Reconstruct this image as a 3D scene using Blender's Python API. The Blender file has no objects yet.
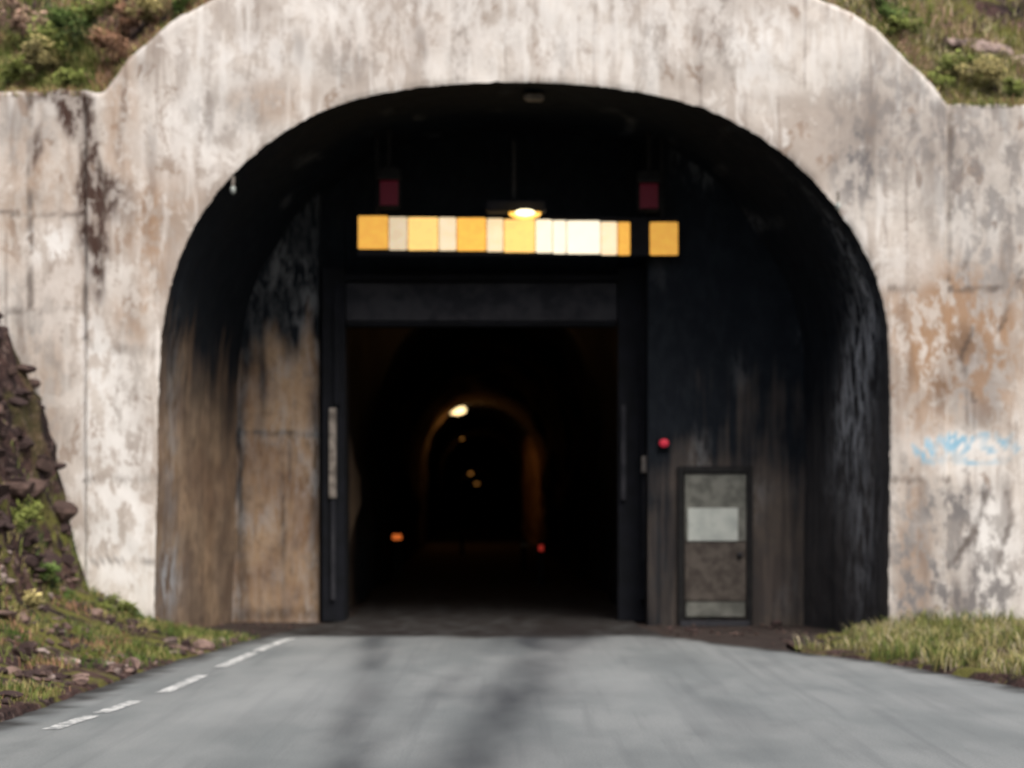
import bpy, bmesh, math, random
from mathutils import Vector, noise
random.seed(7)
F=2200.0; CH=1.473; HY=500.0
def X(px,d): return (px-512)*d/F
def Z(py,d): return CH+(HY-py)*d/F
def P(px,py,d): return (X(px,d),d,Z(py,d))
def nz(x,y,z=0): return noise.noise(Vector((x,y,z)))
def fb(x,y,z=0,o=4):
    s=0;a=1;f=1
    for i in range(o):
        s+=a*noise.noise(Vector((x*f,y*f,z*f+i*7.3)));a*=.5;f*=2
    return s
def sm(a,b,x):
    t=max(0,min(1,(x-a)/(b-a))); return t*t*(3-2*t)
def cl(x): return max(0.0,min(1.0,x))
def interp(pts,x):
    if x<=pts[0][0]: return pts[0][1]
    for (a,b),(c,d) in zip(pts,pts[1:]):
        if x<=c: return b+(d-b)*(x-a)/(c-a)
    return pts[-1][1]
scene=bpy.context.scene
# ---------------------------------------------------------------- materials
class NT:
    def __init__(s,name,rough=.9):
        s.m=bpy.data.materials.new(name); s.m.use_nodes=True
        s.t=s.m.node_tree; s.n=s.t.nodes; s.b=s.n['Principled BSDF']
        s.b.inputs['Roughness'].default_value=rough
        s.b.inputs['Specular IOR Level'].default_value=.2
        s.tc=s.n.new('ShaderNodeTexCoord')
    def link(s,a,b): s.t.links.new(a,b)
    def map(s,sc):
        m=s.n.new('ShaderNodeMapping'); m.inputs['Scale'].default_value=sc
        s.link(s.tc.outputs['Object'],m.inputs['Vector']); return m.outputs[0]
    def noise(s,sc=(1,1,1),scale=5,det=3,rough=.6,dist=0):
        n=s.n.new('ShaderNodeTexNoise'); n.inputs['Scale'].default_value=scale
        n.inputs['Detail'].default_value=det; n.inputs['Roughness'].default_value=rough
        n.inputs['Distortion'].default_value=dist
        s.link(s.map(sc),n.inputs['Vector']); return n.outputs['Fac']
    def ramp(s,f,a,b,c0=0,c1=1):
        r=s.n.new('ShaderNodeMapRange'); r.inputs[1].default_value=a; r.inputs[2].default_value=b
        r.inputs[3].default_value=c0; r.inputs[4].default_value=c1; r.interpolation_type='SMOOTHSTEP'
        s.link(f,r.inputs[0]); return r.outputs[0]
    def mul(s,a,b,op='MULTIPLY'):
        m=s.n.new('ShaderNodeMath'); m.operation=op; m.use_clamp=True
        for i,v in enumerate((a,b)):
            if isinstance(v,(int,float)): m.inputs[i].default_value=v
            else: s.link(v,m.inputs[i])
        return m.outputs[0]
    def mix(s,f,a,b,bt='MIX'):
        m=s.n.new('ShaderNodeMix'); m.data_type='RGBA'; m.blend_type=bt
        for i,v in ((0,f),(6,a),(7,b)):
            if isinstance(v,(int,float)): m.inputs[i].default_value=v
            elif isinstance(v,tuple): m.inputs[i].default_value=v+(1,)
            else: s.link(v,m.inputs[i])
        return m.outputs[2]
    def attr(s,name):
        a=s.n.new('ShaderNodeAttribute'); a.attribute_name=name
        sp=s.n.new('ShaderNodeSeparateColor'); s.link(a.outputs['Color'],sp.inputs[0]); return sp.outputs
    def attrcol(s,name):
        a=s.n.new('ShaderNodeAttribute'); a.attribute_name=name; return a.outputs['Color']
    def col(s,c):
        if isinstance(c,tuple): s.b.inputs['Base Color'].default_value=c+(1,)
        else: s.link(c,s.b.inputs['Base Color'])
    def bump(s,h,st=.5,dist=.02):
        b=s.n.new('ShaderNodeBump'); b.inputs['Strength'].default_value=st; b.inputs['Distance'].default_value=dist
        s.link(h,b.inputs['Height']); s.link(b.outputs[0],s.b.inputs['Normal'])

def m_concrete():
    t=NT('weathered_concrete',.92)
    big=t.noise(scale=.8,det=3); fine=t.noise(scale=9,det=3,rough=.7)
    c=t.mix(t.ramp(big,.38,.62),(.44,.385,.34),(.63,.585,.535))
    c=t.mix(t.ramp(fine,.45,.7,0,.4),c,(.36,.31,.27))
    st=t.noise(sc=(4.0,4.0,.38),scale=1.2,det=4,rough=.65)
    c=t.mix(t.ramp(st,.50,.66,0,.62),c,(.32,.27,.235))
    st2=t.noise(sc=(4,4,.5),scale=1.7,det=3,rough=.6)
    c=t.mix(t.ramp(st2,.53,.64,0,.65),c,(.74,.715,.68))
    st3=t.noise(sc=(7,7,.22),scale=1.5,det=3,rough=.6)
    c=t.mix(t.ramp(st3,.60,.68,0,.55),c,(.22,.175,.15))
    peel=t.noise(sc=(1.3,1.3,.8),scale=2.2,det=5,rough=.68,dist=.5)
    c=t.mix(t.ramp(peel,.55,.585,0,.55),c,(.74,.71,.67))
    c=t.mix(t.ramp(peel,.36,.41,.8,0),c,(.30,.225,.175))
    a=t.attr('tint'); b=t.attr('tint2')
    brk=t.ramp(t.noise(sc=(1.5,1.5,.8),scale=4.5,det=4,rough=.7),.40,.58)
    c=t.mix(t.mul(b[1],t.ramp(brk,0,1,.25,1)),c,(.36,.235,.15))
    c=t.mix(t.mul(a[1],t.ramp(brk,0,1,1,.35)),c,(.19,.18,.178))
    c=t.mix(t.mul(a[2],t.ramp(brk,0,1,.1,1)),c,(.76,.745,.72))
    c=t.mix(t.mul(a[0],t.ramp(brk,0,1,.4,1)),c,(.065,.038,.03))
    c=t.mix(b[2],c,(.085,.065,.055))
    c=t.mix(t.mul(b[0],t.ramp(brk,0,1,.45,1)),c,(.25,.46,.60))
    t.col(c)
    t.bump(peel,.6,.025)
    return t.m
def m_soot_shade():
    t=NT('soot_shade_concrete',.85)  # soot tone that also carries painted darkness of the interior
    big=t.noise(scale=1.3,det=3); fine=t.noise(sc=(1,1,.6),scale=8,det=3,rough=.7)
    c=t.mix(t.ramp(big,.35,.65),(.21,.135,.085),(.34,.24,.155))
    c=t.mix(t.ramp(fine,.45,.7,0,.6),c,(.12,.08,.055))
    st=t.noise(sc=(6,6,.4),scale=1.4,det=3,rough=.65)
    a=t.attr('tint')
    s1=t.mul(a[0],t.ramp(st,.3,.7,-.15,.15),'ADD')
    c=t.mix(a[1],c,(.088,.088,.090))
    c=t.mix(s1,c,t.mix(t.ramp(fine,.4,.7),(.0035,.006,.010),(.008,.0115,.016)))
    wh=t.ramp(t.noise(sc=(4,4,.9),scale=3,det=4,rough=.75),.43,.57)
    c=t.mix(t.mul(a[2],wh),c,(.40,.42,.44))
    t.col(c); t.bump(fine,.5,.03); return t.m
def m_simple(name,c1,c2,scale=6,rough=.7,metal=0,emit=None,est=0):
    t=NT(name,rough); n=t.noise(scale=scale,det=3)
    c=t.mix(t.ramp(n,.35,.65),c1,c2); t.col(c); t.b.inputs['Metallic'].default_value=metal
    if emit:
        t.b.inputs['Emission Color'].default_value=emit+(1,); t.b.inputs['Emission Strength'].default_value=est
        try: t.m.cycles.emission_sampling='NONE'
        except Exception: pass
    return t.m
def m_road():
    t=NT('aged_asphalt',.85)
    fine=t.noise(scale=60,det=2,rough=.8); big=t.noise(sc=(1,.35,1),scale=1.1,det=3)
    c=t.mix(t.ramp(big,.35,.65),(.185,.203,.203),(.25,.265,.262))
    c=t.mix(t.ramp(fine,.35,.7,0,.5),c,(.135,.147,.147))
    gr=t.noise(sc=(7,.22,1),scale=1,det=3)
    c=t.mix(t.ramp(gr,.48,.7,0,.4),c,(.13,.141,.145))
    pat=t.noise(sc=(1,.35,1),scale=2.1,det=4)
    c=t.mix(t.ramp(pat,.52,.72,0,.3),c,(.13,.14,.143))
    a=t.attr('tint')
    c=t.mix(a[0],c,(.050,.055,.060))
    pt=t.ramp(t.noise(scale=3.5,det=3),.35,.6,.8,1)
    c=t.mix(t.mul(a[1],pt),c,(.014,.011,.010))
    c=t.mix(a[2],c,(.32,.333,.328))
    t.col(c); t.bump(fine,.5,.006); return t.m
def m_ground():
    t=NT('gravel_dirt',.95)
    n=t.noise(scale=2,det=4); f=t.noise(scale=30,det=3,rough=.8)
    c=t.mix(t.ramp(n,.35,.65),(.025,.018,.016),(.05,.038,.033))
    c=t.mix(t.ramp(f,.5,.7,0,.5),c,(.11,.09,.08)); t.col(c); t.bump(f,.8,.03); return t.m
def m_bank():
    t=NT('earth_and_moss',.95)
    n=t.noise(scale=2.2,det=4,rough=.7); f=t.noise(scale=9,det=4,rough=.75)
    c=t.mix(t.ramp(n,.38,.62),(.022,.014,.014),(.075,.043,.037))
    c=t.mix(t.ramp(f,.55,.64,0,.7),c,(.20,.145,.125))
    c=t.mix(t.ramp(f,.38,.45,.8,0),c,(.012,.009,.010))
    g=t.noise(scale=1.7,det=4,rough=.65)
    c=t.mix(t.mul(t.ramp(g,.48,.58),t.attr('tint')[0]),c,(.13,.125,.032))
    t.col(c); t.bump(f,1,.08); return t.m
def m_rock():
    t=NT('reddish_rock',.9); n=t.noise(scale=6,det=4,rough=.7); a=t.attrcol('col')
    c=t.mix(t.ramp(n,.38,.6,.0,.75),a,(.045,.03,.027)); t.col(c); t.bump(n,.8,.04); return t.m
def m_leaf():
    t=NT('foliage',.7); t.col(t.attrcol('col')); return t.m
CON=m_concrete(); SOOT_SHADE=m_soot_shade(); ROAD=m_road(); GROUND=m_ground(); BANK=m_bank(); ROCK=m_rock(); LEAF=m_leaf()
STEEL=m_simple('dark_painted_steel',(.007,.008,.012),(.004,.005,.007),5,.85)
STEEL2=m_simple('grey_steel_beam',(.034,.035,.041),(.015,.016,.021),4,.8)
PALE=m_simple('pale_galvanised',(.28,.25,.22),(.12,.105,.09),9,.6)
BLACK=m_simple('black_rubber',(.008,.008,.009),(.014,.014,.014),9,.8)
WHITEP=m_simple('white_sign_paint',(.42,.45,.42),(.32,.35,.33),5,.5)
DOORG=m_simple('greygreen_door_paint',(.15,.152,.135),(.085,.088,.077),7,.6)
DOORB=m_simple('brown_door_paint',(.088,.076,.065),(.045,.037,.032),7,.7)
def m_line():
    t=NT('worn_white_paint',.7); n=t.noise(scale=8,det=4,rough=.75)
    t.col(t.mix(t.ramp(n,.40,.60),(.66,.67,.65),(.24,.255,.255))); return t.m
LINE=m_line()
def emis(name,c,s,base=(.3,.3,.3)):
    return m_simple(name,base,base,5,.5,emit=c,est=s)
# ---------------------------------------------------------------- mesh helpers
def mkobj(name,vs,fs,mat,attrs=None,smooth=False,parent=None):
    me=bpy.data.meshes.new(name); me.from_pydata(vs,[],fs); me.update()
    if attrs:
        for k,vals in attrs.items():
            a=me.color_attributes.new(k,'FLOAT_COLOR','POINT')
            flat=[]
            for v in vals: flat+= [v[0],v[1],v[2],1.0]
            a.data.foreach_set('color',flat)
    me.materials.append(mat)
    if smooth: me.polygons.foreach_set('use_smooth',[True]*len(me.polygons))
    o=bpy.data.objects.new(name,me); scene.collection.objects.link(o)
    if parent: o.parent=parent
    return o
def empty(name):
    o=bpy.data.objects.new(name,None); scene.collection.objects.link(o); return o
def box(name,x0,x1,y0,y1,z0,z1,mat,parent=None,bev=.01,tintf=None,res=None):
    if res:
        vs=[];fs=[]
        def face(o,u,v,nu,nv):
            b=len(vs)
            for i in range(nu+1):
                for j in range(nv+1):
                    vs.append(tuple(o[k]+u[k]*i/nu+v[k]*j/nv for k in range(3)))
            for i in range(nu):
                for j in range(nv):
                    q=b+i*(nv+1)+j; fs.append((q,q+nv+1,q+nv+2,q+1))
        dx,dy,dz=x1-x0,y1-y0,z1-z0; n=lambda a:max(1,int(a/res))
        face((x0,y0,z0),(dx,0,0),(0,0,dz),n(dx),n(dz))
        face((x1,y1,z0),(-dx,0,0),(0,0,dz),n(dx),n(dz))
        face((x0,y1,z0),(0,-dy,0),(0,0,dz),n(dy),n(dz))
        face((x1,y0,z0),(0,dy,0),(0,0,dz),n(dy),n(dz))
        face((x0,y0,z1),(dx,0,0),(0,dy,0),n(dx),n(dy))
        face((x0,y1,z0),(dx,0,0),(0,-dy,0),n(dx),n(dy))
        return mkobj(name,vs,fs,mat,{'tint':[tintf(*v) for v in vs]} if tintf else None,parent=parent)
    bm=bmesh.new(); bmesh.ops.create_cube(bm,size=1)
    for v in bm.verts: v.co=Vector(((x0+x1)/2+v.co.x*(x1-x0),(y0+y1)/2+v.co.y*(y1-y0),(z0+z1)/2+v.co.z*(z1-z0)))
    b=min(bev,abs(x1-x0)*.3,abs(y1-y0)*.3,abs(z1-z0)*.3)
    bmesh.ops.bevel(bm,geom=bm.edges[:],offset=b,segments=2,affect='EDGES')
    me=bpy.data.meshes.new(name); bm.to_mesh(me); bm.free(); me.materials.append(mat)
    o=bpy.data.objects.new(name,me); scene.collection.objects.link(o)
    if parent:o.parent=parent
    return o
def boxp(name,px0,px1,py0,py1,d0,d1,mat,parent=None,bev=.01):
    return box(name,X(px0,d0),X(px1,d0),d0,d1,Z(py1,d0),Z(py0,d0),mat,parent,bev)
def ball(name,c,r,mat,parent=None,sub=2):
    bm=bmesh.new(); bmesh.ops.create_icosphere(bm,subdivisions=sub,radius=1)
    for v in bm.verts: v.co=Vector((c[0]+v.co.x*r[0],c[1]+v.co.y*r[1],c[2]+v.co.z*r[2]))
    for f in bm.faces: f.smooth=True
    me=bpy.data.meshes.new(name); bm.to_mesh(me); bm.free(); me.materials.append(mat)
    o=bpy.data.objects.new(name,me); scene.collection.objects.link(o)
    if parent:o.parent=parent
    return o
def resample(pts,n):
    den=[]
    for i in range(len(pts)-1):
        p0=pts[max(0,i-1)];p1=pts[i];p2=pts[i+1];p3=pts[min(len(pts)-1,i+2)]
        for k in range(12):
            t=k/12
            den.append(tuple(.5*((2*p1[j])+(-p0[j]+p2[j])*t+(2*p0[j]-5*p1[j]+4*p2[j]-p3[j])*t*t+(-p0[j]+3*p1[j]-3*p2[j]+p3[j])*t**3) for j in (0,1)))
    den.append(pts[-1])
    L=[0]
    for a,b in zip(den,den[1:]): L.append(L[-1]+math.dist(a,b))
    out=[];k=0
    for i in range(n+1):
        s=L[-1]*i/n
        while k<len(L)-2 and L[k+1]<s: k+=1
        u=(s-L[k])/max(1e-9,L[k+1]-L[k]); a,b=den[k],den[k+1]
        out.append((a[0]+(b[0]-a[0])*u,a[1]+(b[1]-a[1])*u))
    return out
D=24.0
# ---------------------------------------------------------------- portal outlines
inL=[(153,650),(155,560),(157,480),(158,400),(161,335)]
inA=[(161,335),(172,280),(195,225),(235,172),(290,128),(350,101),(430,86),(530,82),(620,89),(700,107),(760,137),(810,177),(850,227),(876,277),(888,325)]
inR=[(888,325),(890,400),(890,480),(889,560),(889,650)]
outL=[(86,650),(86,500),(86,300),(86,150),(86,92)]
outA=[(86,92),(106,89),(130,58),(162,31),(215,0),(300,-32),(400,-50),(520,-58),(640,-48),(740,-28),(822,0),(872,27),(918,70),(947,103)]
outR=[(947,103),(947,220),(947,360),(947,500),(947,650)]
I=resample(inL,90)[:-1]+resample(inA,300)[:-1]+resample(inR,90)
O=resample(outL,90)[:-1]+resample(outA,300)[:-1]+resample(outR,90)
def dseg(p,a,b):
    ax,ay=a;bx,by=b; dx,dy=bx-ax,by-ay; l=dx*dx+dy*dy
    t=max(0,min(1,((p[0]-ax)*dx+(p[1]-ay)*dy)/l)) if l else 0
    return math.hypot(p[0]-ax-t*dx,p[1]-ay-t*dy)
G=[[(928,440),(934,454),(940,438),(946,452),(950,436)],[(956,434),(954,456)],[(954,445),(966,437),(970,448),(962,456)],[(976,438),(990,434),(984,446),(994,452)],[(998,436),(1006,446),(1014,436),(1018,450)],[(925,462),(950,458),(975,464),(1010,459)],[(915,448),(924,456)]]
brown=[(72,108,16,26,1.6),(58,96,26,9,1.4),(90,150,10,34,1.3),(98,188,16,22,1.7),(84,215,9,40,1.0),(98,255,9,46,1.2),(120,205,18,22,.5),(38,150,4,22,.9),(38,200,6,10,.5),(300,45,8,16,.35),(962,345,22,20,.45),(940,385,10,30,.4),(820,600,9,30,.3),(150,70,10,20,.3),(132,300,8,20,.4),(985,410,20,16,.4),(905,350,6,60,.3),(1010,250,8,26,.4),(62,530,8,60,.25),(20,330,5,40,.5),(150,180,5,60,.35),(210,110,5,30,.35),(420,50,4,30,.4),(700,70,5,34,.35),(868,130,6,40,.4),(930,190,5,60,.35),(120,110,4,50,.5),(960,600,10,16,.4),(925,520,5,60,.4),(1005,500,5,40,.5),(975,560,6,40,.4)]
grey=[(890,120,60,70,.7),(990,200,55,110,.75),(960,560,60,60,.8),(975,390,34,40,.6),(20,380,45,120,.45),(230,110,50,30,.4),(855,180,18,40,.7),(960,500,40,20,.7),(930,600,40,30,.7),(130,400,16,80,.3),(350,60,30,30,.35),(650,60,14,40,.4),(720,40,20,60,.4),(560,60,10,26,.3),(460,40,12,50,.3),(20,130,30,30,.4),(900,500,14,100,.5),(985,600,40,26,.6)]
white=[(110,470,36,120,.9),(90,350,26,40,.6),(60,280,40,60,.55),(520,30,260,40,.5),(180,140,50,40,.6),(845,260,16,50,.5),(960,455,50,16,.6),(1000,570,30,50,.7),(250,60,70,25,.5),(980,440,60,12,.5),(985,530,20,30,.8),(40,240,30,20,.6),(130,560,20,60,.6),(760,60,30,40,.6),(900,270,30,20,.5)]
tan=[(930,320,44,60,.8),(985,300,40,40,.7),(965,350,40,45,.8),(930,400,30,60,.6),(160,190,40,60,.45),(40,210,50,80,.5),(130,320,20,30,.7),(120,120,20,60,.6),(60,330,40,60,.45),(915,560,18,90,.7),(400,40,80,20,.3),(150,250,14,60,.5),(270,100,40,20,.4),(30,440,30,60,.4),(1000,380,24,60,.7)]
lines=[[(0,212),(86,216)],[(0,312),(86,308)],[(28,90),(30,330)],[(86,348),(158,352)],[(86,480),(156,478)],[(915,290),(890,288)],[(950,290),(1024,286)],[(952,110),(950,280)],[(86,100),(86,340)],[(86,560),(155,563)],[(890,480),(948,478)],[(1000,330),(1010,300),(1024,270)],[(955,560),(975,530),(990,490)],[(975,330),(960,360),(975,400)],[(1000,560),(1012,520),(1008,490)],[(930,590),(950,560)],[(965,470),(985,500),(975,540)],[(96,150),(106,190),(100,240),(104,290)]]
def facade_tint(x,z):
    px=512+x*F/D; py=HY-(z-CH)*F/D
    w=fb(px*.03,py*.015,3)*8; w2=fb(px*.03,py*.03,8)*8
    def bl(L):
        s=0
        for cx,cy,rx,ry,k in L:
            e=((px+w-cx)/rx)**2+((py+w2-cy)/ry)**2
            if e<3: s+=k*math.exp(-e*e*.7)
        return cl(s)
    b=0
    if 905<px<1024 and 425<py<475:
        for g in G:
            for a,c in zip(g,g[1:]):
                if dseg((px+w*.3,py+w2*.3),a,c)<3: b=.95*cl(.75+1.0*fb(px*.06,py*.06,4))
    ln=0
    for g in lines:
        for a,c in zip(g,g[1:]):
            dd=dseg((px+w*.25,py+w2*.25),a,c)
            if dd<2.6: ln=max(ln,.7*cl(.6+fb(px*.05,py*.05,9)))
    base=sm(.45,.0,z)*.5
    return (bl(brown),cl(bl(grey)+base),bl(white)),(b,bl(tan),ln)
vs=[];fs=[];t1=[];t2=[]
NS=34;n=len(I)
for i in range(n):
    for j in range(NS+1):
        s=j/NS
        px=I[i][0]+(O[i][0]-I[i][0])*s; py=I[i][1]+(O[i][1]-I[i][1])*s
        x,_,z=P(px,py,D)
        if j==0:
            x+=.014*nz(i*.25,1)+.012*nz(i*.9,3); z+=.014*nz(i*.25,5)+.012*nz(i*.9,7)
        if j==NS:
            z+=.05*fb(x*2.3,z*2.3,6)
        y=D+.018*fb(x*1.5,z*1.5,2) if j else D+.012
        vs.append((x,y,z)); a,b=facade_tint(x,z); t1.append(a); t2.append(b)
for i in range(n-1):
    for j in range(NS):
        q=i*(NS+1)+j; fs.append((q,q+1,q+NS+2,q+NS+1))
b0=len(vs)
for i in range(n):
    v=vs[i*(NS+1)+NS]; vs.append((v[0],v[1]+.55,v[2])); t1.append(t1[i*(NS+1)+NS]); t2.append((0,0,.4))
for i in range(n-1):
    fs.append((i*(NS+1)+NS,b0+i,b0+i+1,(i+1)*(NS+1)+NS))
portal=empty('tunnel_portal')
mkobj('arch_face',vs,fs,CON,{'tint':t1,'tint2':t2},True,portal)
def wing(name,xs,ztop):
    vs=[];fs=[];t1=[];t2=[];nzv=150
    Y=D+.045
    for x in xs:
        zt=ztop(x)
        for k in range(nzv+1):
            z=-.2+(zt+.2)*k/nzv
            vs.append((x,Y+.015*fb(x*1.5,z*1.5,4),z)); a,b=facade_tint(x,z); t1.append(a); t2.append(b)
        for yy in (.25,.5):
            vs.append((x,Y+yy,zt)); t1.append((.3,.3,0)); t2.append((0,0,.3))
    m=nzv+3
    for i in range(len(xs)-1):
        for k in range(m-1):
            q=i*m+k; fs.append((q,q+m,q+m+1,q+1))
    mkobj(name,vs,fs,CON,{'tint':t1,'tint2':t2},True,portal)
xl=X(90,D); xr=X(943,D)
wing('left_wing_wall',[-40,-25,-15,-10,-8,-7]+[-6.4+(xl+6.4)*i/50 for i in range(51)],lambda x:Z(90,D)+.04*fb(x*3,1))
wing('right_wing_wall',[xr+(6.6-xr)*i/52 for i in range(53)]+[7,8,10,15,25,40],lambda x:Z(104,D)+.04*fb(x*3,2))
# ---------------------------------------------------------------- vault
DE=27.7
vs=[];fs=[];t1=[]
ND=50
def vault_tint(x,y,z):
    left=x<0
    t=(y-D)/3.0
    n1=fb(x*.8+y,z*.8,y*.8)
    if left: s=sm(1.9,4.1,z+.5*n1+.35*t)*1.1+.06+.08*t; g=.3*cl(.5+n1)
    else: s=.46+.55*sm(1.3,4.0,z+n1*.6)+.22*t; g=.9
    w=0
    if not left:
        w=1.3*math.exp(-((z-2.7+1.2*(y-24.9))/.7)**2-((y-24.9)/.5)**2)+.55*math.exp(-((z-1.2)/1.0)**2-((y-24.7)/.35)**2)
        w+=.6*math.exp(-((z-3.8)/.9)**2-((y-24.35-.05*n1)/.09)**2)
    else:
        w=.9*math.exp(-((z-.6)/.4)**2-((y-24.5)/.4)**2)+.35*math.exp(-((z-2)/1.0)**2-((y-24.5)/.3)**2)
    if z>4.6: w+=.3*cl(nz(x*3,y*1.2,8)*2-.7); s=1.2  # vault crown darkened in colour to deepen its shade
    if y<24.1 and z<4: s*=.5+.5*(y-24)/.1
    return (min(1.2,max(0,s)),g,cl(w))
for i in range(n):
    px,py=I[i]; x0,_,z0=P(px,py,D)
    for j in range(ND+1):
        u=j/ND; y=D+.004+(DE-D)*u
        xx=x0+(.60*u*sm(0,-3.4,x0))-(1.0*u*sm(.5,3.9,x0)) ; zz=z0
        amp=.03*sm(0,.1,u)
        r=fb(x0*1.3,y*1.3,z0*1.3)*amp
        L=math.hypot(x0,z0-2) or 1
        xx-=x0/L*r; zz-=(z0-2)/L*r
        if j==0: xx,y,zz=(x0+.014*nz(i*.25,1)+.012*nz(i*.9,3),D+.012,z0+.014*nz(i*.25,5)+.012*nz(i*.9,7))
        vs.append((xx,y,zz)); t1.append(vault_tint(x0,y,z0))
for i in range(n-1):
    for j in range(ND):
        q=i*(ND+1)+j; fs.append((q,q+ND+1,q+ND+2,q+1))
mkobj('entrance_vault',vs,fs,SOOT_SHADE,{'tint':t1},True,portal)
# ---------------------------------------------------------------- bulkhead
bulk=empty('bulkhead_wall')
gx0=X(346,27.4); gx1=X(628,27.4); gz=Z(300,27.4)
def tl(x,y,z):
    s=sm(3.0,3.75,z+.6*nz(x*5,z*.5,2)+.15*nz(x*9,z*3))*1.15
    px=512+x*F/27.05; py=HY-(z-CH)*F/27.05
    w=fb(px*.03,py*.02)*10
    for cx,cy,rx,ry,k in ((263,370,5,50,.9),(241,480,5,150,.95),(317,470,6,130,.8),(283,520,2,70,.6),(290,470,2,40,.6),(280,434,40,2.4,.75),(270,614,50,7,.5),(250,360,12,20,.4)):  # drips, cracks and joint, plus a shadow line painted at left edge
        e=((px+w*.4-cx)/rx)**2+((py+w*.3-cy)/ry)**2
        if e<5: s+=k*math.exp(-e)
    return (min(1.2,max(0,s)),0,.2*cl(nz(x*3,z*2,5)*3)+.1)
box('left_pillar',X(237,27.0)-.4,X(319,27.0),27.0,27.9,-.1,6.4,SOOT_SHADE,bulk,tintf=tl,res=.04)
def td(x,y,z): return (1.1,.2,0)
box('left_jamb',X(319,27.2)+.002,gx0,27.25,27.9,-.1,6.4,SOOT_SHADE,bulk,tintf=td,res=.2)
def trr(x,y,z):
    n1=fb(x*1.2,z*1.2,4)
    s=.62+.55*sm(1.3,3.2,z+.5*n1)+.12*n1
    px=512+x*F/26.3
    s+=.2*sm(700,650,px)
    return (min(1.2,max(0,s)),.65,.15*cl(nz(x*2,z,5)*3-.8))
box('right_wall',X(648,26.3),X(905,26.3),26.3,27.9,-.1,6.4,SOOT_SHADE,bulk,tintf=trr,res=.07)
box('right_jamb',gx1,X(648,26.3)-.002,27.25,27.9,-.1,6.4,SOOT_SHADE,bulk,tintf=td,res=.2)
box('upper_wall',gx0+.002,gx1-.002,27.3,27.9,gz,6.4,SOOT_SHADE,bulk,tintf=lambda x,y,z:(1.2,.2,0),res=.3)
# ---------------------------------------------------------------- gate
gate=empty('steel_gate_frame')
boxp('left_post',322,345,268,622,26.85,27.15,STEEL,gate)
boxp('left_guide_rail',329,336,408,498,26.78,26.845,PALE,gate,.004)
boxp('left_guide_lower',331,335,500,600,26.79,26.845,STEEL2,gate,.004)
boxp('left_guide_upper',334,340,290,405,26.79,26.845,STEEL,gate,.004)
boxp('right_post',618,646,268,622,26.85,27.15,STEEL,gate)
boxp('right_guide_rail',621,626,405,500,26.79,26.845,STEEL2,gate,.004)
boxp('right_angle',640,646,290,600,26.79,26.845,STEEL,gate,.004)
boxp('header_beam',346,617,283,321,26.9,27.2,STEEL2,gate)
boxp('header_top_flange',330,640,274,281,26.87,27.2,STEEL,gate)
boxp('header_bottom_flange',346,617,322,326,26.88,27.2,STEEL,gate)
# ---------------------------------------------------------------- door
door=empty('service_door')
dd=26.3
boxp('frame_left',678,684,466,626,dd-.07,dd-.002,BLACK,door,.006)
boxp('frame_right',747,753,466,626,dd-.07,dd-.002,BLACK,door,.006)
boxp('frame_top',684.3,746.7,466,473,dd-.07,dd-.002,BLACK,door,.006)
boxp('upper_panel',685,746,474,541,dd-.04,dd-.003,DOORG,door,.006)
boxp('lower_panel',685,746,542,601,dd-.04,dd-.003,DOORB,door,.006)
boxp('kick_plate',686,745,602,617,dd-.05,dd-.003,DOORG,door,.006)
boxp('notice',688,738,508,541,dd-.052,dd-.042,WHITEP,door,.003)
boxp('handle',738,743,553,556,dd-.10,dd-.042,STEEL2,door,.004)
boxp('sill',680,750,621,627,dd-.15,dd-.002,STEEL2,door,.01)
# ---------------------------------------------------------------- clearance board
bd=26.0
board=empty('height_clearance_board')
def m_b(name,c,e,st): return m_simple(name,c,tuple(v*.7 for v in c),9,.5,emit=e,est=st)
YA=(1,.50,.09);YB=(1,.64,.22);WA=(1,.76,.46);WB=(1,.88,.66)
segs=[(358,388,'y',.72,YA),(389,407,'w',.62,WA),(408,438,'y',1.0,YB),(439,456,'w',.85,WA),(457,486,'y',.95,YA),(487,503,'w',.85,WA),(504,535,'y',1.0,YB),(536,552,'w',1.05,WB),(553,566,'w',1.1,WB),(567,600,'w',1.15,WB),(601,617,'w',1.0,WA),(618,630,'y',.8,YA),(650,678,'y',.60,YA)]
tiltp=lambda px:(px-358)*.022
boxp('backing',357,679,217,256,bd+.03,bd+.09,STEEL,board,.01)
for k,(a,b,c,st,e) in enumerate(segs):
    m=m_b('yellow_panel_added_glow',(.70,.40,.06),e,st) if c=='y' else m_b('white_panel_added_glow',(.65,.62,.56),e,st)  # emission stands in for lamplight falling on the board
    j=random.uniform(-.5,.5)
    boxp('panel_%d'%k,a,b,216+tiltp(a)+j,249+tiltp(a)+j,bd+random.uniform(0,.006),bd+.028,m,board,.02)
for k,px in enumerate((375,660)):
    boxp('hanger_%d'%k,px,px+4,120,216,bd+.05,bd+.08,BLACK,board,.004)
lamp=empty('sodium_lamp')
boxp('housing',486,546,200,211,bd-.40,bd-.1,STEEL,lamp,.02)
boxp('mount_arm',512,516,140,199,bd-.3,bd-.27,BLACK,lamp,.004)
c=P(525,213,bd-.25)
ball('diffuser',c,(.20,.14,.075),emis('lamp_orange_glass',(1,.50,.07),1.8),lamp)
ball('bulb',(c[0],c[1]-.12,c[2]-.01),(.12,.05,.04),emis('lamp_hot_core',(1,.88,.55),3.0),lamp)
L=bpy.data.lights.new('sodium_light','POINT'); L.energy=4; L.color=(1,.62,.22); L.shadow_soft_size=.08
lo=bpy.data.objects.new('sodium_light',L); scene.collection.objects.link(lo); lo.location=(c[0],c[1]-.25,c[2]-.12); lo.parent=lamp
RED=emis('dim_red_lens',(.55,.0,.06),.025,(.065,.005,.012))
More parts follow.
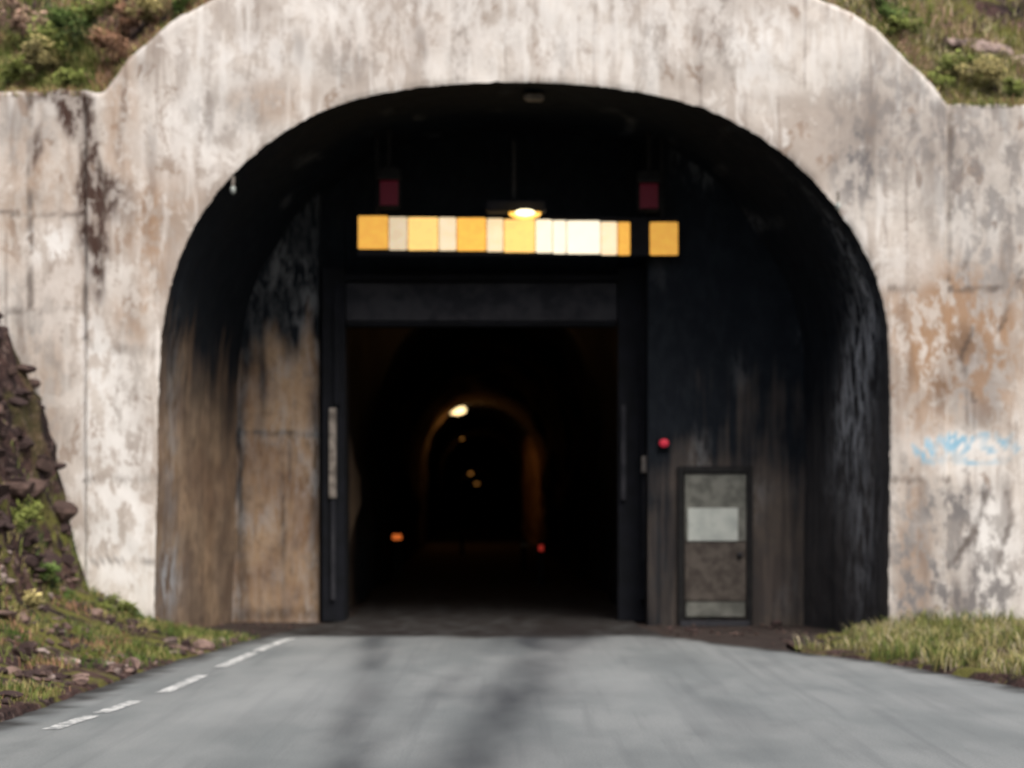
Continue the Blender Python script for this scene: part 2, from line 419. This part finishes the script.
for k,(px,py) in enumerate(((389,167),(649,170))):
    s=empty('red_signal')
    boxp('body',px-11,px+11,py,py+41,bd-.1,bd+.08,BLACK,s,.02)
    boxp('lens',px-9,px+9,py+13,py+38,bd-.125,bd-.102,RED,s,.012)
    boxp('hood',px-12,px+12,py+8,py+12,bd-.22,bd-.102,BLACK,s,.01)
    boxp('bracket',px-2,px+2,py-50,py,bd-.02,bd+.02,BLACK,s,.005)
w=empty('red_wall_lamp')
ball('glass',P(664,443,26.22),(.06,.05,.05),emis('red_glass',(.9,.05,.10),.30,(.3,.02,.03)),w)
boxp('backplate',658,670,436,450,26.25,26.297,STEEL,w,.01)
w=empty('control_box')
boxp('case',642,647,456,473,26.6,26.78,PALE,w,.01); boxp('conduit',643,645,474,560,26.7,26.74,STEEL2,w,.003)
w=empty('ceiling_fixture'); boxp('case',524,544,93,99,24.5,24.7,PALE,w,.02); boxp('stem',532,536,86,93,24.6,24.65,STEEL,w,.004)
for px,py in ((233,190),(838,206)):
    w=empty('cable_insulator'); c=P(px,py,24.02)
    ball('porcelain',c,(.03,.04,.05),WHITEP,w); boxp('hook',px-1.5,px+1.5,py-14,py-2,24.0,24.04,PALE,w,.003)
# ---------------------------------------------------------------- inner tunnel
def cx(d): return -.27-.0168*(d-28)
ds=[27.6+.35*i for i in range(90)]+[59.1+.6*i for i in range(60)]+[96+4*i for i in range(48)]
prof=[i/44 for i in range(45)]
vs=[];fs=[];t1=[]
def ip(u,d,hw=1.9,h=2.1):
    sp=4.3+(2.6-4.3)*sm(29,34,d)
    if u<.24: return (-hw,sp*u/.24-.1)
    if u>.76: return (hw,sp*(1-u)/.24-.1)
    th=math.pi*(1-(u-.24)/.52); return (hw*math.cos(th),sp+h*math.sin(th)*(.5 if d<29 else 1))
def bulge(d,c,w): return math.exp(-((d-c)/w)**2)
for d in ds:
    for u in prof:
        x,z=ip(u,d); r=.0 if d<28.4 else .20*fb(x*.8,d*.45,z*.8)
        if d>28.4:
            if x>0: r+=.46*bulge(d,79,2.2)*cl(1.3-z*.12)+.22*bulge(d,60,2.5)
            else: r+=.05*bulge(d,40,1.6)
        L=math.hypot(x,z-1.5) or 1
        x2=x*(1-r/L*1.1); z2=z-(z-1.5)/L*r*.6
        s=1.2  # lining blackened in colour so lamplight hardly shows on it
        if x<0 and d<34: s=.05+1.15*sm(1.7,2.6,z+.4*nz(d,z))+1.1*sm(29.5,33,d)  # near left wall kept paler, painting in the daylight there
        if x>0 and 66<d<88: s=.0+1.2*sm(3.0,3.9,z+.3*nz(d,z))  # pale strip painted where lamplight shows on the right wall
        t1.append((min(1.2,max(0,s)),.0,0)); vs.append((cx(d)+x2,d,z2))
m=len(prof)
for i in range(len(ds)-1):
    for k in range(m-1):
        q=i*m+k; fs.append((q,q+m,q+m+1,q+1))
b=(len(ds)-1)*m; fs.append(tuple(range(b,b+m)))
mkobj('inner_tunnel_lining',vs,fs,SOOT_SHADE,{'tint':t1},True)
for px,py,r,pw in ((457,410,.32,38),(460,438,.18,3),(470,473,.28,3),(473,484,.25,0)):
    dl=3.05*F/(HY-py) if py<480 else 260
    s=empty('tunnel_ceiling_lamp'); c=P(px,py,dl)
    if py>480: c=(cx(260),260,3.4)
    ball('glass',c,(r,.3,r*.5),emis('tunnel_lamp_glass',(1,.42,.09) if py>420 else (1,.74,.36),.5 if 420<py<450 else (1.0 if 450<py<480 else (.35 if py>480 else 2.6))),s)
    box('housing',c[0]-r,c[0]+r,dl-.2,dl+.2,c[2]+r*.5,c[2]+r*.5+.12,STEEL2,s)
    if pw:
        Lm=bpy.data.lights.new('lamp_light','POINT'); Lm.energy=pw; Lm.color=(1,.36,.07); Lm.shadow_soft_size=.2
        lo=bpy.data.objects.new('lamp_light',Lm); scene.collection.objects.link(lo); lo.location=(c[0],c[1]-.5,c[2]-.7); lo.parent=s
s=empty('tunnel_ceiling_lamp'); c=(cx(35),35,4.5)  # lamp added out of view behind the beam, warms near wall and floor
ball('glass',c,(.15,.12,.06),emis('tunnel_lamp_glass',(1,.5,.12),1.0),s); box('housing',c[0]-.18,c[0]+.18,34.85,35.15,4.55,4.63,STEEL2,s)
Lm=bpy.data.lights.new('lamp_light','POINT'); Lm.energy=12; Lm.color=(1,.45,.13); Lm.shadow_soft_size=.15
lo=bpy.data.objects.new('lamp_light',Lm); scene.collection.objects.link(lo); lo.location=(c[0],35,4.3); lo.parent=s
OR=emis('orange_reflector',(1,.22,.04),.55,(.5,.12,.03))  # reflectors given emission in place of returned light
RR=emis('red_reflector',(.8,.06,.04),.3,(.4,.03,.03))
for px,py,dl,mt,wd in ((397,537,41,OR,.085),(524,545,46,WHITEP,.07),(462,557,60,RR,.05),(404,497,66,RR,.06),(541,548,38,RR,.04)):
    s=empty('delineator_post'); x=X(px,dl); zc=Z(py,dl)
    box('post',x-.06,x+.06,dl,dl+.06,0,max(.5,zc+.12),BLACK,s,.02)
    box('reflector',x-wd,x+wd,dl-.03,dl-.002,zc-.05,zc+.05,mt,s,.01)
# ---------------------------------------------------------------- road
def XL(d): return interp([(2,-3.7),(12,-3.55),(14.4,-3.40),(19.6,-3.12),(23.1,-2.75),(25,-2.5),(26.8,-2.05),(29,-2.0)],d) if d<29 else cx(d)-1.75
def XR(d): return interp([(2,5.2),(12,4.8),(17.06,4.05),(20.2,3.3),(22,2.4),(23.8,1.65),(25.5,1.5),(29,1.4)],d) if d<29 else cx(d)+1.75
vs=[];fs=[];t1=[]
ds=[2+.5*i for i in range(18)]+[11+.1*i for i in range(180)]+[29+2*i for i in range(125)]
NX=100
def road_tint(x,d):
    k=0
    wob=.05*nz(d*.4,3)
    a=-.92-(d-12.1)*.047+wob; b=-.26+(d-12.1)*.066+wob
    k+=.95*math.exp(-((x-a)/.16)**2)*(.75+.45*fb(x*2,d*.5,1))
    k+=1.15*math.exp(-((x-b)/(.30+.1*nz(d*.5,8)))**2)*(.75+.45*fb(x*2,d*.4,2))
    k+=.5*math.exp(-((x-b+.62)/.11)**2)*(.5+.6*fb(x*2,d*.4,5))
    k+=.45*math.exp(-((x-1.5)/.2)**2)*cl(.5+fb(x,d*.3,6))
    k+=.3*math.exp(-((x+.4)/1.7)**2)*sm(18,23.5,d)
    k+=.25*cl(fb(x*.9,d*.35,12))
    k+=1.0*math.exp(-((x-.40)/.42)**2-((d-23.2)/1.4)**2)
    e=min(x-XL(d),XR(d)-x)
    dirt_shade=sm(23.2,24.1,d+.5*fb(x*1.1,d,4))  # shade inside the portal painted into the road colour
    if d<26: dirt_shade=max(dirt_shade,.9*sm(.30,0,e+.18*fb(x*3,d*3,7)))
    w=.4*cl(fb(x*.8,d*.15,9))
    return (cl(k*.85),cl(dirt_shade),w*(1-dirt_shade))
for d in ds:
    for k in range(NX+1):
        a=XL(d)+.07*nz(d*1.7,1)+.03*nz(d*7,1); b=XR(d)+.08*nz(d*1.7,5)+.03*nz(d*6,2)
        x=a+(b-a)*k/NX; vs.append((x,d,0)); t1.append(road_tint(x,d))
for i in range(len(ds)-1):
    for k in range(NX):
        q=i*(NX+1)+k; fs.append((q,q+1,q+NX+2,q+NX+1))
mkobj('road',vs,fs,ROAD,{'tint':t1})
vs=[];fs=[]
def XLn(d): return interp([(9,-3.3),(12,-3.12),(14.2,-2.95),(16.9,-2.66),(19.5,-2.56),(21.9,-2.46),(24,-2.3)],d)
for a,b in ((11.2,12.0),(14.1,15.0),(15.2,16.1),(16.8,18.5),(19.3,21.2),(21.4,23.4)):
    nn=12; q=len(vs)
    for i in range(nn+1):
        d=a+(b-a)*i/nn; j=.012*nz(d*6,2)
        vs+= [(XLn(d)-.055+j,d,.004),(XLn(d)+.055+j,d,.004)]
    for i in range(nn): fs.append((q+2*i,q+2*i+1,q+2*i+3,q+2*i+2))
mkobj('road_edge_marking',vs,fs,LINE)
mkobj('ground',[(-400,-400,-.03),(400,-400,-.03),(400,400,-.03),(-400,400,-.03)],[(0,1,2,3)],GROUND)
# ---------------------------------------------------------------- left bank
def bankh(x,d):
    p=[(-9,7.5),(-7,6.2),(-6,4.6),(-5.47,3.15),(-5.15,2.3),(-4.94,1.45),(-4.75,.8),(-4.6,.48),(-4.19,.27),(-3.87,.12),(-3.5,.06),(-3.2,.0),(-2.6,-.06)]
    n1=fb(x*1.3,d*1.3,2,5)
    st=sm(-4.3,-5,x)
    rg=abs(fb(x*1.7+3,d*1.9,5,5))
    z=interp(p,x+.20*nz(d*1.3,x*.3)*sm(-3.8,-4.6,x)*(1 if d<23 else .3)+.16*(rg-.35)*st)
    z+= n1*.30*st+.045*n1*sm(-3.1,-3.6,x)
    return z
vs=[];fs=[];t1=[]
xs=[-20,-14,-10,-9,-8]+[-7+.04*i for i in range(112)]
ys=[-30,-20,-10,-5,0,4,7,9]+[10+.2*i for i in range(35)]+[17+.06*i for i in range(118)]+[24.1]
for x in xs:
    for d in ys:
        z=bankh(x,d) if x>-9.5 else 7.5+(-9.5-x)*.3
        lim=XL(max(2,d))
        q=.05*nz(x*6,d*6,z*6)*sm(-4.4,-5,x)
        vs.append((x+q,min(24.1,d+q),z if x<lim-.02 else min(z,-.05))); t1.append((1-sm(1.0,2.0,z)*.75,0,0))
m=len(ys)
for i in range(len(xs)-1):
    for k in range(m-1):
        q=i*m+k; fs.append((q,q+m,q+m+1,q+1))
mkobj('earth_bank',vs,fs,BANK,{'tint':t1},False)
def vergeh(x,d): return .05*sm(XR(d)-.1 if d<22 else 3.3,3.9,x)+.12*sm(3.9,5,x)+.04*fb(x*2,d*2,3)+.9*sm(6.5,9,x)
vs=[];fs=[];t1=[]
xs=[2.8+.08*i for i in range(60)]+[8,9,11,15,30]
ys=[-30,-10,0,6]+[9+.12*i for i in range(125)]+[24.08]
for x in xs:
    for d in ys:
        z=vergeh(x,d)
        if x<XR(max(d,2))+.03 or (d>22.5 and x<3.3): z=-.06
        vs.append((x,d,z)); t1.append((1,0,0))
m=len(ys)
for i in range(len(xs)-1):
    for k in range(m-1):
        q=i*m+k; fs.append((q,q+m,q+m+1,q+1))
mkobj('grass_verge',vs,fs,BANK,{'tint':t1},True)
# ---------------------------------------------------------------- hillside
top=[(X(a,D),Z(b,D)) for a,b in outA]
def outz(x):
    if x<top[0][0]: return top[0][1]
    if x>top[-1][0]: return top[-1][1]
    return interp(top,x)
def hillh(x,y):
    o=(outz(x-.3)+outz(x)+outz(x+.3))/3
    return min(o,outz(x))-.10+ (y-24.5)*.85+ .22*fb(x*.7,y*.7,1)*sm(24.4,25.5,y)+.05*fb(x*3,y*3,2)
vs=[];fs=[];t1=[]
xs=[-60,-40,-25,-15,-11,-9]+[-7.5+.12*i for i in range(126)]+[9,11,15,25,40,60]
ys=[24.38+.12*i for i in range(60)]+[33,36,40,50,60,80,120]
for x in xs:
    for y in ys:
        vs.append((x,y,hillh(x,y))); t1.append((1,0,0))
m=len(ys)
for i in range(len(xs)-1):
    for k in range(m-1):
        q=i*m+k; fs.append((q,q+m,q+m+1,q+1))
mkobj('hillside',vs,fs,BANK,{'tint':t1},True)
# ---------------------------------------------------------------- foliage
def blades(name,items):
    vs=[];fs=[];cols=[]
    for (x,y,z,h,wd,c) in items:
        a=random.uniform(0,6.283); lx=random.gauss(0,.45)*h; ly=random.gauss(0,.45)*h
        dx=math.cos(a)*wd/2; dy=math.sin(a)*wd/2; q=len(vs)
        vs+=[(x-dx,y-dy,z-.02),(x+dx,y+dy,z-.02),(x+dx*.8+lx*.35,y+dy*.8+ly*.35,z+h*.6),(x-dx*.8+lx*.35,y-dy*.8+ly*.35,z+h*.6),(x+lx,y+ly,z+h*random.uniform(.75,1))]
        fs+=[(q,q+1,q+2,q+3),(q+3,q+2,q+4)]
        k=random.uniform(.6,1.3); cc=tuple(v*k for v in c); cols+= [tuple(v*.65 for v in cc)]*2+[cc]*3
    return mkobj(name,vs,fs,LEAF,{'col':cols})
GR=(.17,.20,.05); GR2=(.08,.125,.03); YE=(.36,.31,.13); BR=(.32,.18,.11); PINK=(.46,.31,.23); ST=(.46,.40,.26)
def pick(w): 
    r=random.random()*sum(a for a,_ in w)
    for a,c in w:
        r-=a
        if r<=0: return c
    return w[-1][1]
it=[]
for _ in range(32000):
    s=random.random()<.5
    x=random.uniform(-6.6,-2.6) if s else random.uniform(2.7,6.6)
    y=24.45+abs(random.gauss(0,1.0))
    g=nz(x*1.3,y*1.3,3)+.5*nz(x*4,y*4,1)
    if s: cset=[(1.2,BR),(.8,YE),(.7,PINK),(.3,GR)] if (g<.08 or x>-4.7) else [(1,GR),(.6,GR2),(.7,YE)]
    else: cset=[(1,YE),(1,GR),(.7,ST)] if g<.1 else [(1,PINK),(.5,YE),(.5,GR)]
    if g<-.5: continue
    it.append((x,y,hillh(x,y),random.uniform(.06,.20)*(1+g),random.uniform(.008,.02),pick(cset)))
blades('hillside_grass',it)
it=[]
for px0,px1 in ((2,104),(948,1022),(104,200),(840,946)):
    for _ in range(26 if px1-px0>90 else 20):
        c0=random.uniform(px0,px1); x=X(c0,D); 
        col=pick([(1,GR),(1,YE),(.8,BR),(.5,GR2)])
        for _ in range(60):
            xx=x+random.gauss(0,.10); yy=D+.24+random.gauss(0,.12)
            it.append((xx,max(yy,D+.04),outz(xx)-.02,random.uniform(.03,.15),.012,col))
blades('ledge_grass',it)
def shrubs(name,centres):
    vs=[];fs=[];cols=[]
    for (x,y,z,r,nl,c) in centres:
        subs=[(random.gauss(0,.6)*r,random.gauss(0,.4)*r,random.gauss(0,.4)*r,random.uniform(.3,.7)*r,random.uniform(.6,1.3)) for _ in range(9)]
        for _ in range(nl):
            sx,sy,sz,sr,sk=random.choice(subs)
            v=Vector((random.gauss(0,.5),random.gauss(0,.5),random.gauss(0,.5)))*sr
            p=Vector((x+sx,y+sy,z+sz*.8))+v
            s=random.uniform(.015,.04)
            a=Vector((random.gauss(0,1),random.gauss(0,1),random.gauss(0,.6))).normalized(); b=a.orthogonal().normalized()
            q=len(vs)
            vs+=[tuple(p-a*s),tuple(p+b*s*.5),tuple(p+a*s),tuple(p-b*s*.5)]
            fs.append((q,q+1,q+2,q+3)); k=sk*random.uniform(.6,1.3)*(.8+.5*v.z/sr); cols+=[tuple(max(.01,w*k) for w in c)]*4
    return mkobj(name,vs,fs,LEAF,{'col':cols})
cs=[]
def sh(px,py,d,r,c,nl=500):
    x=X(px,d); z=Z(py,d); cs.append((x,d,z,r,nl,c))
for px,py,d,r,c in ((60,26,25.2,.28,GR2),(90,14,25.4,.22,GR),(45,40,25.0,.22,GR),(20,70,24.7,.15,GR),(130,15,25.4,.22,BR),(15,15,25.4,.25,PINK),(110,45,24.9,.2,BR),(150,8,25.2,.2,YE),(70,78,24.6,.14,GR),(190,2,25.0,.2,GR2),(35,55,24.8,.2,YE),(885,10,25.2,.25,GR2),(905,25,25,.16,GR),(990,70,24.8,.2,YE),(960,60,24.9,.16,GR),(1010,90,24.6,.14,GR),(940,80,24.7,.12,GR)):
    sh(px,py,d,r,c,int(3400*r))
shrubs('hillside_shrubs',cs)
it=[];cs=[]
for _ in range(420):
    d=random.uniform(13,23.7); x=random.uniform(-5.5,XL(d)-.12)
    g=nz(x*1.2,d*1.2,11)
    if g<-.02: continue
    z=bankh(x,d)
    if z>1.7 and random.random()<.85: continue
    col=pick([(1.2,GR),(1,GR2),(.7,YE),(.3,BR)])
    for _ in range(random.randint(20,90)):
        xx=x+random.gauss(0,.10); yy=min(23.95,d+random.gauss(0,.16)); 
        if xx>XL(yy)-.03: continue
        it.append((xx,yy,bankh(xx,yy),random.uniform(.04,.12),.011,col))
for _ in range(60):
    x=random.uniform(-3.95,-3.05); d=random.uniform(23.2,23.85)
    for _ in range(50):
        xx=x+random.gauss(0,.07); yy=min(23.95,d+random.gauss(0,.08)); it.append((xx,yy,max(0,bankh(xx,yy))-.02,random.uniform(.03,.12),.010,pick([(1,GR),(1,GR2),(.5,YE)])))
for _ in range(60):
    d=random.uniform(11.5,16.5); x=XL(d)-random.uniform(.1,.9)
    for _ in range(70):
        xx=x+random.gauss(0,.09); yy=d+random.gauss(0,.12)
        if xx>XL(yy)-.05: continue
        it.append((xx,yy,bankh(xx,yy),random.uniform(.02,.07),.008,pick([(1,YE),(1,GR),(.3,BR)])))
blades('bank_grass',it)
for px,d,r,c in ((118,23.3,.12,GR),(38,22.2,.15,GR2),(12,21.8,.16,GR),(30,20.5,.1,YE),(70,22.8,.09,GR2),(130,23.5,.1,GR2)):
    x=X(px,d); cs.append((x,d,bankh(x,d)+.03,r,int(3500*r),c))
shrubs('bank_shrubs',cs)
it=[]
for _ in range(26000):
    d=random.uniform(15,23.95); x=XR(d)+random.uniform(.0,3.0)
    if d>21.6 and x<3.6+ .35*nz(d*2,1): continue
    if x<XR(d)+.14+.3*nz(d*2.2,2): continue
    g=nz(x*1.5,d*1.5,6)+.4*nz(x*5,d*5,2)
    if g<-.35: continue
    it.append((x,d,vergeh(x,d),random.uniform(.04,.20)*(1+g*.7),.010,pick([(1,ST),(1.3,YE),(.9,GR)] if g<.15 else [(1,GR),(.7,GR2),(.6,YE)])))
blades('verge_grass',it)
# ---------------------------------------------------------------- rubble
def rocks(name,L):
    vs=[];fs=[];cols=[]
    bm=bmesh.new(); bmesh.ops.create_icosphere(bm,subdivisions=2,radius=1)
    bv=[v.co.copy() for v in bm.verts]; bf=[[v.index for v in f.verts] for f in bm.faces]; bm.free()
    for (x,y,z,r,c) in L:
        q=len(vs); sx,sy,sz=(random.uniform(.7,1.5),random.uniform(.7,1.3),random.uniform(.4,.85))
        pl=[(Vector((random.gauss(0,1),random.gauss(0,1),random.gauss(0,1))).normalized(),random.uniform(.35,.75)) for _ in range(8)]
        for v in bv:
            p=v.copy()
            for nrm,dist in pl:
                e=p.dot(nrm)-dist
                if e>0: p-=nrm*e
            vs.append((x+p.x*r*sx,y+p.y*r*sy,z+p.z*r*sz)); cols.append(c)
        fs+=[tuple(q+i for i in f) for f in bf]
    return mkobj(name,vs,fs,ROCK,{'col':cols})
L=[]
R1=(.24,.165,.14);R2=(.12,.08,.068);R3=(.40,.32,.29);R4=(.05,.033,.032)
for _ in range(900):
    d=random.uniform(13,23.8); x=random.uniform(-4.9,XL(d)-.1) if random.random()<.85 else XL(d)-random.uniform(.05,.5)
    if nz(x*1.3,d*1.0,21)<-.08: continue
    r=min(.14,random.uniform(.015,.035)+abs(random.gauss(0,.03)))
    L.append((x,d,bankh(x,d)+r*.2,r,pick([(.8,R1),(1,R2),(.45,R3),(1,R4)])))
for _ in range(170):
    x=random.uniform(-5.7,-4.75); d=random.uniform(19.5,23.9); r=random.uniform(.05,.2)
    L.append((x,d,bankh(x,d)-r*.15,r,pick([(2,R4),(1,R2),(.1,R1)])))
rocks('rubble',L)
L=[]
for _ in range(160):
    s=random.random()
    if s<.5: x=random.uniform(1.7,3.4); d=random.uniform(24.2,26.2)
    elif s<.7: x=random.uniform(-3.6,-2.5); d=random.uniform(24,26.9)
    else: x=random.uniform(2.6,3.7); d=random.uniform(22,24)
    r=random.uniform(.01,.035); L.append((x,d,-.02+r*.3,r,pick([(1,R4),(1,R2)])))
L.append((X(778,25.8),25.8,.03,.07,R4))
rocks('debris_stones',L)
L=[]
for px,py,d,r in ((985,8,25.6,.35),(1015,18,25.5,.3),(955,0,25.8,.3),(1040,5,25.6,.4)):
    L.append((X(px,d),d,hillh(X(px,d),d)-r*.1,r,(.42,.32,.28)))
rocks('hillside_boulders',L)
# ---------------------------------------------------------------- light
w=bpy.data.worlds.new('World'); scene.world=w; w.use_nodes=True
nt=w.node_tree; bg=nt.nodes['Background']; sk=nt.nodes.new('ShaderNodeTexSky'); sk.sky_type='NISHITA'; sk.sun_disc=False
el=math.radians(52); sk.sun_elevation=el; az=math.radians(155); sk.sun_rotation=az; sk.dust_density=5; sk.air_density=1
nt.links.new(sk.outputs[0],bg.inputs[0]); bg.inputs[1].default_value=.15
S=bpy.data.lights.new('sun','SUN'); S.energy=2.9; S.angle=math.radians(32); S.color=(1,.96,.91)
so=bpy.data.objects.new('sun',S); scene.collection.objects.link(so)
sd=Vector((math.sin(az)*math.cos(el),math.cos(az)*math.cos(el),math.sin(el)))
so.rotation_euler=sd.to_track_quat('Z','Y').to_euler()
# ---------------------------------------------------------------- camera
cd=bpy.data.cameras.new('camera'); cd.sensor_width=36; cd.lens=F*36/1024; cd.shift_y=(HY-384)/1024
cd.clip_end=2000; cd.dof.use_dof=True; cd.dof.focus_distance=11; cd.dof.aperture_fstop=1.9
co=bpy.data.objects.new('camera',cd); scene.collection.objects.link(co); co.location=(0,0,CH); co.rotation_euler=(math.pi/2,0,0)
scene.camera=co
scene.view_settings.view_transform='Standard'; scene.view_settings.look='None'; scene.view_settings.exposure=0
